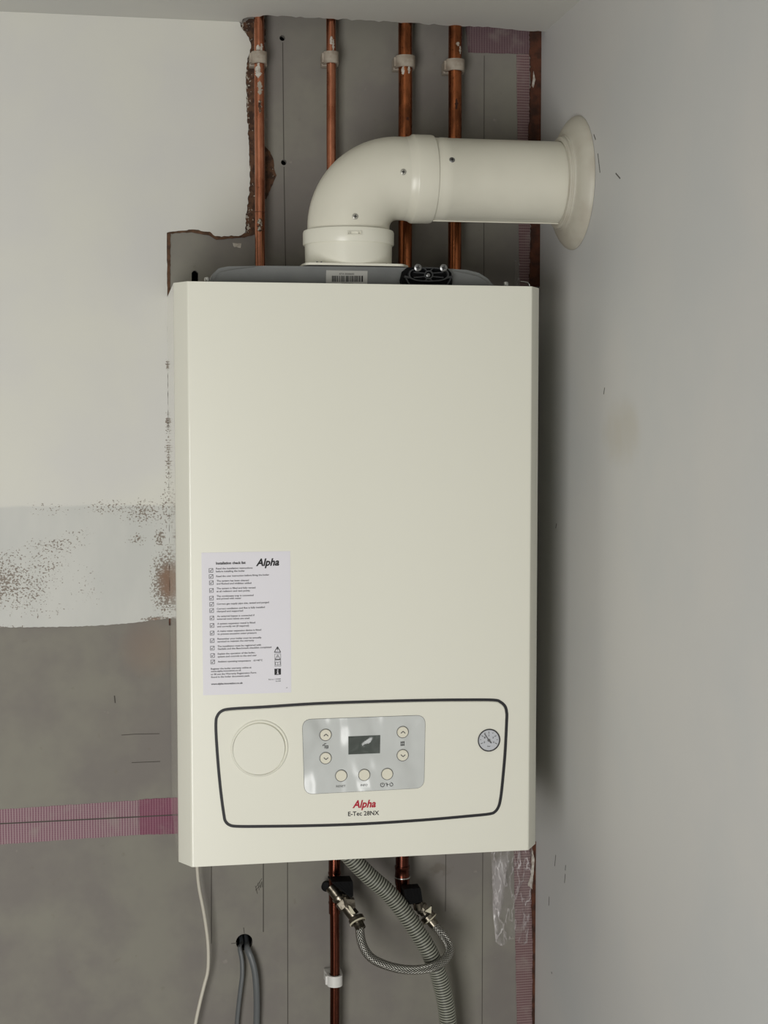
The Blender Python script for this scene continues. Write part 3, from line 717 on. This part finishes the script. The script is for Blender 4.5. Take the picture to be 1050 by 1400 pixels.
bm = lathe(bmesh.new(), [(.402, .0575), (.4085, .0585), (.412, .0608), (.414, .0614), (.425, .0612), (.4385, .0612), (.441, .0606), (.442, .0582)], (0, FY, FZ), (1, 0, 0), 64); obj('elbow_collar', bm, M['flue'], flue)
bm = lathe(bmesh.new(), [(.436, .0578), (.442, .0578), (.450, .0578), (.4515, .0583), (.462, .0583), (.4635, .0577), (.64, .0577)], (0, FY, FZ), (1, 0, 0), 64)
obj('straight_pipe', bm, M['flue'], flue)
bm = bmesh.new(); box(bm, .4425, .655, FY-.008, FY-.004, FZ-.0590, FZ-.0575); obj('pipe_seam', bm, M['flue'], flue)
zz = at(617, 219.5, FY-.05); dz = zz.z-FZ; dy = -math.sqrt(.0577**2-dz*dz); screw_head((zz.x, FY+dy, FZ+dz), .0040, (0, dy, dz), flue, mat='dull_steel')
zz = at(551, 235.5, FY-.055); dz = zz.z-FZ; dy = -math.sqrt(RE**2-dz*dz); screw_head((zz.x, FY+dy, FZ+dz), .0042, (0, dy, dz), flue, mat='screw_paint')
zz = at(485.5, 296, FY-.057)
cx = FX+Rb; ang = math.atan2(zz.z-z0, cx-zz.x); rad = math.hypot(zz.z-z0, cx-zz.x)-Rb; dy = -math.sqrt(RE**2-rad*rad)
screw_head((zz.x, FY+dy, zz.z), .0042, (-math.cos(ang)*rad, dy, math.sin(ang)*rad), flue, mat='screw_paint')
seal = lathe(bmesh.new(), [(-.0005, .0942), (-.003, .0942), (-.0075, .0925), (-.0125, .0888), (-.0175, .0830), (-.0205, .0765), (-.0220, .0710), (-.0230, .0682), (-.0245, .0668), (-.0262, .0664), (-.0270, .0648), (-.0285, .0644), (-.0305, .0648), (-.0325, .0640), (-.0335, .0615), (-.0335, .0582), (-.002, .0582), (-.0005, .07)], (0, 0, 0), (1, 0, 0), 72)
for v in seal.verts: v.co = Vector((XR+v.co.x*.80, FY-.001+v.co.y, FZ+v.co.z))
tag(obj('wall_seal', seal, M['seal'], origin=(XR, FY, FZ)), 'domed white rubber collar where the flue enters right-hand wall', 'seal')

# ================================================================== pipes and clips
def splash(parent, axis, r, px_, py_, hw, hh, ang, seed, mat='splash'):      # dried plaster on a pipe: ragged shell just proud of it
    rnd = random.Random(seed); q = at(px_, py_, axis[1]-r); nz, na = 17, 9; bm = bmesh.new(); g = []
    for i in range(nz):
        row = []; t = -1+2*i/(nz-1); wv = math.sqrt(max(0.02, 1-t*t))*rnd.uniform(.45, 1.2); sh = rnd.uniform(-.35, .35)
        for j in range(na):
            s = -1+2*j/(na-1); edge = abs(s) == 1 or abs(t) == 1; a = ang+(s+sh)*hw*wv/r
            rr = r+(.0001 if edge else .0007)
            row.append(bm.verts.new((axis[0]+math.sin(a)*rr, axis[1]-math.cos(a)*rr, q.z+t*hh+rnd.uniform(-1, 1)*hh*.08)))
        g.append(row)
    for i in range(nz-1):
        for j in range(na-1): bm.faces.new((g[i][j], g[i][j+1], g[i+1][j+1], g[i+1][j]))
    return obj('plaster_splash', bm, M[mat], parent)
def pipe_clip(X, Z, r, PY, label, mat='clip', tilt=0):
    t = thing('pipe_clip', label, 'pipe clip', (X, 0, Z), 'pipe clips'); R2 = r+.0042; h = .0085
    out = [(-R2, PY+.010)]+[(R2*math.sin(a), PY-R2*math.cos(a)) for a in [(-90+180*k/16)*PI/180 for k in range(17)]]+[(R2, PY+.010)]
    R3 = r+.0004; inn = [(-R3, PY+.010)]+[(R3*math.sin(a), PY-R3*math.cos(a)) for a in [(-90+180*k/16)*PI/180 for k in range(17)]]+[(R3, PY+.010)]
    bm = bmesh.new(); ring_prism(bm, [(X+a, b) for a, b in out], [(X+a, b) for a, b in inn], Z-h, Z+h); obj('clip_band', bm, M[mat], t)
    bm = bmesh.new(); box(bm, X-R2-.001, X+R2+.001, PY+.0098, -.0013, Z-h-.001, Z+h-.001, .0012); obj('clip_base', bm, M[mat], t)
    bm = bmesh.new(); box(bm, X-R2-.0025, X-R2+.0006, PY-.002, PY+.009, Z-h*.8, Z+h*.8, .0006); obj('clip_latch', bm, M[mat], t)
    return t
PY = -.030
ups = [  # pixel x at two heights, radius, clip y, labels
 (353.6, 60, 356.4, 355, .0075, 77, 'leftmost of four copper pipes above boiler, beside torn plaster edge', 'pipe clip on leftmost upper copper pipe, splashed with plaster'),
 (452.4, 60, 453.2, 220, .0071, 77, 'thin copper pipe above boiler, second from left', 'small pipe clip on second upper copper pipe from left'),
 (553.6, 60, 554.4, 350, .0105, 82, 'thick stained copper pipe passing behind the flue elbow', 'pipe clip on upper copper pipe behind the flue elbow'),
 (622.2, 60, 621.6, 350, .0102, 87, 'rightmost upper copper pipe, behind straight flue, beside pink tape', 'pipe clip on rightmost upper copper pipe, beside pink tape')]
for i, (x0, y0, x1, y1, r, cy, lab, clab) in enumerate(ups):
    a, b = at(x0, y0, PY), at(x1, y1, PY); X = (a.x+b.x)/2
    t = thing('copper_pipe', lab, 'pipe', (X, PY, ZT-.06), 'copper pipes above the boiler')
    za, zb = ZT-.06, ZC+.10; n = 24
    P_ = [Vector((X+math.sin(k*.8+i)*.0002, PY, za+(zb-za)*k/n)) for k in range(n+1)]
    obj('tube', sweep(bmesh.new(), P_, r, 28), M['copper_stained' if i >= 2 else 'copper'], t)
    zc = at(x0, cy, PY-r-.004).z
    pipe_clip(X, zc, r, PY, clab)
    ax = (X, PY)
    if i == 0:
        splash(t, ax, r, 352, 65, .004, .004, -.3, 1); splash(t, ax, r, 358, 66, .002, .007, .4, 9); splash(t, ax, r, 351, 96, .0045, .011, -.3, 2)
        splash(t, ax, r, 354, 120, .004, .010, .0, 3, 'clip'); splash(t, ax, r, 353, 145, .003, .010, .0, 4, 'tan')
        bm = lathe(bmesh.new(), [(-.0004, r), (-.0003, r+.0005), (.0003, r+.0005), (.0004, r)], (X, PY, at(355, 290, PY).z), (0, 0, 1), 24); obj('scored_ring', bm, M['brown'], t)
        splash(t, ax, r, 356, 308, .0045, .010, -.1, 5, 'tan')
    if i == 1:
        splash(t, ax, r, 451, 55, .0028, .006, -.1, 6); splash(t, ax, r, 456, 62, .002, .009, .35, 7)
    if i == 2:
        splash(t, ax, r, 549, 96, .003, .006, -.5, 8); splash(t, ax, r, 559, 95, .0022, .006, .35, 14); splash(t, ax, r, 556, 162, .003, .0025, .2, 15, 'brown')
    if i == 3:
        splash(t, ax, r, 625, 60, .003, .003, .2, 10, 'clip'); splash(t, ax, r, 628, 68, .002, .006, .6, 16, 'clip'); splash(t, ax, r, 622, 142, .0025, .008, .0, 12, 'brown')
    if i == 3: bm = None
# splash on the first clip itself
q = at(350, 74, PY-.0115)

# lower pipes
ax = at(457.6, 1300, -.034).x
t = thing('copper_pipe', 'dark copper pipe dropping from under boiler, through the filling valve', 'pipe', (ax, -.034, .02))
za = .0; P_ = [Vector((ax+math.sin(k*.9)*.0003, -.034, .002+(1.20-.002)*k/30)) for k in range(31)]
obj('tube', sweep(bmesh.new(), P_, .0075, 28), M['copper_dark'], t)
zj = at(457, 1195, -.034).z
obj('tee_fitting', lathe(bmesh.new(), [(-.062, .0078), (-.0615, .0090), (-.046, .0090), (-.0455, .0096), (-.043, .0096), (-.0425, .009), (.0, .0092), (.0005, .0100), (.0035, .0100), (.004, .0092), (.026, .0092), (.0265, .0078)], (ax, -.034, zj), (0, 0, 1), 28), M['copper_dark'], t)
obj('joint_ring', lathe(bmesh.new(), [(-.0012, .0094), (-.001, .0102), (.001, .0102), (.0012, .0094)], (ax, -.034, at(457, 1199, -.034).z), (0, 0, 1), 28), M['black'], t)
zc = at(458, 1343, -.045).z
pipe_clip(ax, zc, .0078, -.034, 'clean white pipe clip on the copper pipe below boiler', 'clip_white')
bx = at(550, 1190, -.045).x
t2 = thing('copper_pipe', 'short copper pipe under boiler behind the corrugated hose', 'pipe', (bx, -.045, 1.07))
zA = at(550, 1199, -.045).z
obj('tube', lathe(bmesh.new(), [(-.045, 0), (-.045, .0098), (-.012, .0102), (-.0115, .0112), (-.002, .0118), (0, .0118), (.003, .0116), (.012, .0112), (.013, .0118), (.018, .0118), (.0185, .0104), (.075, .0102), (.075, 0)], (bx, -.045, zA), (0, 0, 1), 32), M['copper_dark'], t2)
obj('solder_ring', lathe(bmesh.new(), [(-.0012, .0116), (-.0008, .0122), (.0008, .0122), (.0012, .0116)], (bx, -.045, zA), (0, 0, 1), 32), M['steel'], t2)
obj('flange_elbow', sweep(bmesh.new(), catmull([(bx, -.045, zA-.036), (bx+.003, -.046, zA-.052), (bx+.012, -.05, zA-.062), (bx+.020, -.052, zA-.068)], 5), .0088, 20), M['copper_dark'], t2)

# ------------------------------------------------------------------ filling valves
def rib_handle(px4, Y0, Y1, name, par):
    bm = prism(bmesh.new(), rounded(pxz(px4, Y0), .0016, 3), Y0, Y1)
    q = pxz([( (px4[0][0]*(1-k)+px4[1][0]*k), (px4[0][1]*(1-k)+px4[1][1]*k)+2) for k in (.2, .4, .6, .8)], Y0)
    q2 = pxz([( (px4[3][0]*(1-k)+px4[2][0]*k), (px4[3][1]*(1-k)+px4[2][1]*k)-2) for k in (.2, .4, .6, .8)], Y0)
    for a, b in zip(q, q2): stroke(bm, a, b, .0012, Y0, .0008)
    return obj(name, bm, M['black'], par, smooth=False)
def hexn(bm, c, axis, r, h, seg=6, off=0):
    return lathe(bm, [(0, 0), (0, r*.93), (.0008, r), (h-.0008, r), (h, r*.93), (h, 0)], Vector(c), axis, seg)
v1 = thing('filling_valve', 'nickel valve with black tap on the left copper pipe below boiler', 'valve', tuple(at(458, 1220, -.045)))
A_ = at(452, 1212, -.046); B_ = at(488, 1257, -.072); d = (B_-A_).normalized()
bm = sweep(bmesh.new(), [A_, A_.lerp(B_, .9)], .0092, 24); obj('valve_body', bm, M['chrome'], v1)
bm = hexn(bmesh.new(), A_.lerp(B_, .42), d, .0130, .013); obj('hex_nut', bm, M['chrome'], v1, smooth=False)
bm = lathe(bmesh.new(), [(0, 0), (0, .0112), (.003, .0118), (.006, .0112), (.006, 0)], A_.lerp(B_, .28), d, 28); obj('lock_ring', bm, M['chrome'], v1)
rib_handle([(452, 1206), (482.5, 1205), (483, 1225), (480, 1228), (453, 1226)][:4], -.084, -.056, 'tap_handle', v1)
bm = lathe(bmesh.new(), [(0, 0), (0, .0060), (.020, .0060), (.020, 0)], at(473, 1222, -.068)+Vector((0, 0, .002)), (0, .25, -1), 20); obj('handle_stem', bm, M['chrome'], v1)
bm = lathe(bmesh.new(), [(0, 0), (0, .0070), (.002, .0078), (.010, .0074), (.012, 0)], at(447, 1210, -.020), (-.3, -1, 0), 20); obj('drain_knob', bm, M['black'], v1)
bm = prism(bmesh.new(), pxz([(470, 1229), (485, 1230), (486, 1240), (480, 1245), (472, 1240)], -.082), -.082, -.070); obj('valve_shoulder', bm, M['chrome'], v1, smooth=False)
M['tag'] = simple('cream_plastic_tag', (206, 200, 176), .5)
bm = prism(bmesh.new(), pxz([(476, 1238), (479, 1239), (486, 1249), (480, 1250)], -.090), -.090, -.087); obj('cap_strap', bm, M['tag'], v1, smooth=False)
v2 = thing('filling_valve', 'nickel valve with black tap at the hose end behind corrugated pipe', 'valve', tuple(at(572, 1235, -.052)))
C_ = at(562, 1222, -.048); D_ = at(584, 1252, -.056); d2 = (D_-C_).normalized()
bm = sweep(bmesh.new(), [C_, C_.lerp(D_, .9)], .0080, 24); obj('valve_body', bm, M['chrome'], v2)
rib_handle([(552, 1216), (575, 1214), (578, 1233), (556, 1238)], -.080, -.058, 'tap_handle', v2)
bm = lathe(bmesh.new(), [(0, 0), (0, .0068), (.012, .0068), (.012, 0)], at(571, 1233, -.066), (.1, .2, -1), 20); obj('handle_stem', bm, M['chrome'], v2)
bm = hexn(bmesh.new(), C_.lerp(D_, .55), d2, .0105, .010); obj('hex_nut', bm, M['chrome'], v2, smooth=False)
bm = sweep(bmesh.new(), catmull(pt([(580, 1246, -.066), (585, 1242.5, -.068), (589, 1240, -.068), (590, 1237.5, -.068)]), 5), .0009, 8); obj('cap_strap', bm, M['black'], v2)
bm = prism(bmesh.new(), pxz([(581, 1246), (590, 1239), (589.5, 1249)], -.070), -.070, -.067); obj('cap_tag', bm, M['tag'], v2, smooth=False)

# ------------------------------------------------------------------ braided filling loop
hose = thing('braided_hose', 'braided steel hose looping between two black-tapped valves', 'hose', tuple(at(560, 1326, -.12)))
hp = pt([(486, 1254, -.070), (491, 1266, -.078), (495, 1290, -.088), (507, 1309, -.098), (532, 1321, -.108), (562, 1326, -.112), (590, 1322.5, -.110), (608, 1312, -.100), (615, 1297, -.088), (608, 1281, -.074), (595, 1266, -.062), (583, 1251, -.056)])
hp = resample(catmull(hp, 10), .003)
obj('hose_sleeve', sweep(bmesh.new(), hp, .0069, 24), M['braid'], hose)
def nut(p, dr, nm='union_nut', r=.0122, h=.010): return obj(nm, lathe(bmesh.new(), [(0, .0065), (0, r*.9), (.0012, r), (h-.002, r), (h, r*.86), (h+.0005, .0060)], p, dr, 24), M['chrome'], hose)
dA = (hp[3]-hp[0]).normalized(); nut(hp[0], dA); dB = (hp[-4]-hp[-1]).normalized(); nut(hp[-1], dB)
obj('sealing_ring', lathe(bmesh.new(), [(.0008, .0118), (.0012, .0130), (.0030, .0130), (.0034, .0118)], hp[0]+dA*.006, dA, 28), M['tag'], hose)
obj('sealing_ring', lathe(bmesh.new(), [(.0008, .0118), (.0012, .0130), (.0026, .0130), (.0030, .0118)], hp[-1]+dB*.006, dB, 28), M['tag'], hose)
obj('ferrule', lathe(bmesh.new(), [(0, .0066), (0, .0080), (.011, .0080), (.0115, .0068)], hp[3], dA, 24), M['chrome'], hose)
obj('ferrule', lathe(bmesh.new(), [(0, .0066), (0, .0080), (.011, .0080), (.0115, .0068)], hp[-4], dB, 24), M['chrome'], hose)

# ------------------------------------------------------------------ corrugated condensate hose
cp_ = pt([(452, 1140, -.088), (480.5, 1173, -.086), (504, 1197, -.084), (529, 1219, -.082), (548, 1241, -.082), (564, 1264, -.082), (580, 1289, -.082), (590, 1308, -.080), (598.5, 1329, -.076), (605, 1352, -.072), (610, 1376, -.068), (613, 1402, -.064), (616, 1440, -.06), (618, 1500, -.05)])
cp_ += [Vector((cp_[-1].x+.002, -.05, z)) for z in (.55, .4, .25, .1, .03)]
cr = resample(catmull(cp_, 10), .0046/5)
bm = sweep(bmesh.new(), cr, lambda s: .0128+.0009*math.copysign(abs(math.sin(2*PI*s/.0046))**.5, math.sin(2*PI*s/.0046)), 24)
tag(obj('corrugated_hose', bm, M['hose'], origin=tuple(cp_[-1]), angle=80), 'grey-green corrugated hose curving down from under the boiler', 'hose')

# ------------------------------------------------------------------ cables
def cable(name, pts, r, mat, label, flat=1.0, group=None, n=12):
    bm = sweep(bmesh.new(), resample(catmull(pts, 10), .006), r, n, flat=flat)
    return tag(obj(name, bm, M[mat], origin=tuple(pts[-1])), label, 'cable', group)
wp = pt([(268.5, 1165, -.045), (269.5, 1184, -.045), (272, 1212, -.04), (278.5, 1246, -.035), (283.5, 1280, -.03), (285, 1305, -.028), (284, 1328, -.026), (279.5, 1346, -.026), (273.5, 1370, -.026), (268, 1396, -.026), (263, 1430, -.026)])
wp += [Vector((wp[-1].x+dx, -.026, z)) for dx, z in ((-.006, .65), (-.004, .5), (0, .3), (0, .02))]
cable('white_cable', wp, .0026, 'cable_white', 'thin white cable hanging from the left underside of boiler')
h = at(334, 1288, .02)
g1 = [Vector((h.x-.004, .045, h.z+.006)), Vector((h.x-.005, .012, h.z+.002))]+pt([(327.5, 1296, -.008), (330.6, 1313, -.012), (331, 1334, -.014), (328.8, 1352, -.014), (326, 1376, -.013), (323.8, 1400, -.012), (322, 1440, -.012)])
g1 += [Vector((g1[-1].x, -.012, z)) for z in (.6, .4, .02)]
cable('grey_cable', g1, .0037, 'cable_grey', 'narrower grey cable, left of the pair from round wall hole', .7, 'grey cables from the wall hole')
g2 = [Vector((h.x+.003, .045, h.z+.004)), Vector((h.x+.003, .012, h.z+.001))]+pt([(338, 1297, -.010), (343.7, 1311, -.016), (348.4, 1330, -.018), (350.4, 1352, -.018), (351, 1376, -.016), (350.6, 1400, -.014), (350, 1440, -.014)])
g2 += [Vector((g2[-1].x, -.014, z)) for z in (.6, .4, .02)]
cable('grey_cable', g2, .0050, 'cable_grey', 'wider grey cable, right of the pair from round wall hole', .6, 'grey cables from the wall hole')

# ------------------------------------------------------------------ crumpled clear film hanging over the tape
def film(name, px0, px1, py0, py1, nx, ny, Y, amp, label, taper=0):
    from mathutils import noise as mn
    bm = bmesh.new(); g = []
    for j in range(ny+1):
        row = []; v = j/ny
        for i in range(nx+1):
            u = i/nx; xx = px0+(px1-px0)*(u+(0.5-u)*taper*v*v); q = at(xx, py0+(py1-py0)*v+(math.sin(u*9)*5 if j == ny else 0), Y)
            q.y += amp*(mn.noise(Vector((u*3.3, v*2.2, Y*50)))+.5*mn.noise(Vector((u*9, v*4, 3)))); row.append(bm.verts.new(q))
        g.append(row)
    for j in range(ny):
        for i in range(nx): bm.faces.new((g[j][i], g[j][i+1], g[j+1][i+1], g[j+1][i]))
    return tag(obj(name, bm, M['film'], origin=tuple(at((px0+px1)/2, py0, Y))), label, 'plastic film')
film('plastic_film', 672, 728, 1150, 1288, 22, 40, -.009, .008, 'crumpled clear plastic film hanging below the boiler over pink tape', .22)
film('plastic_film', 704, 711, 356, 400, 4, 16, -.006, .004, 'small shred of clear film above right corner of the boiler')
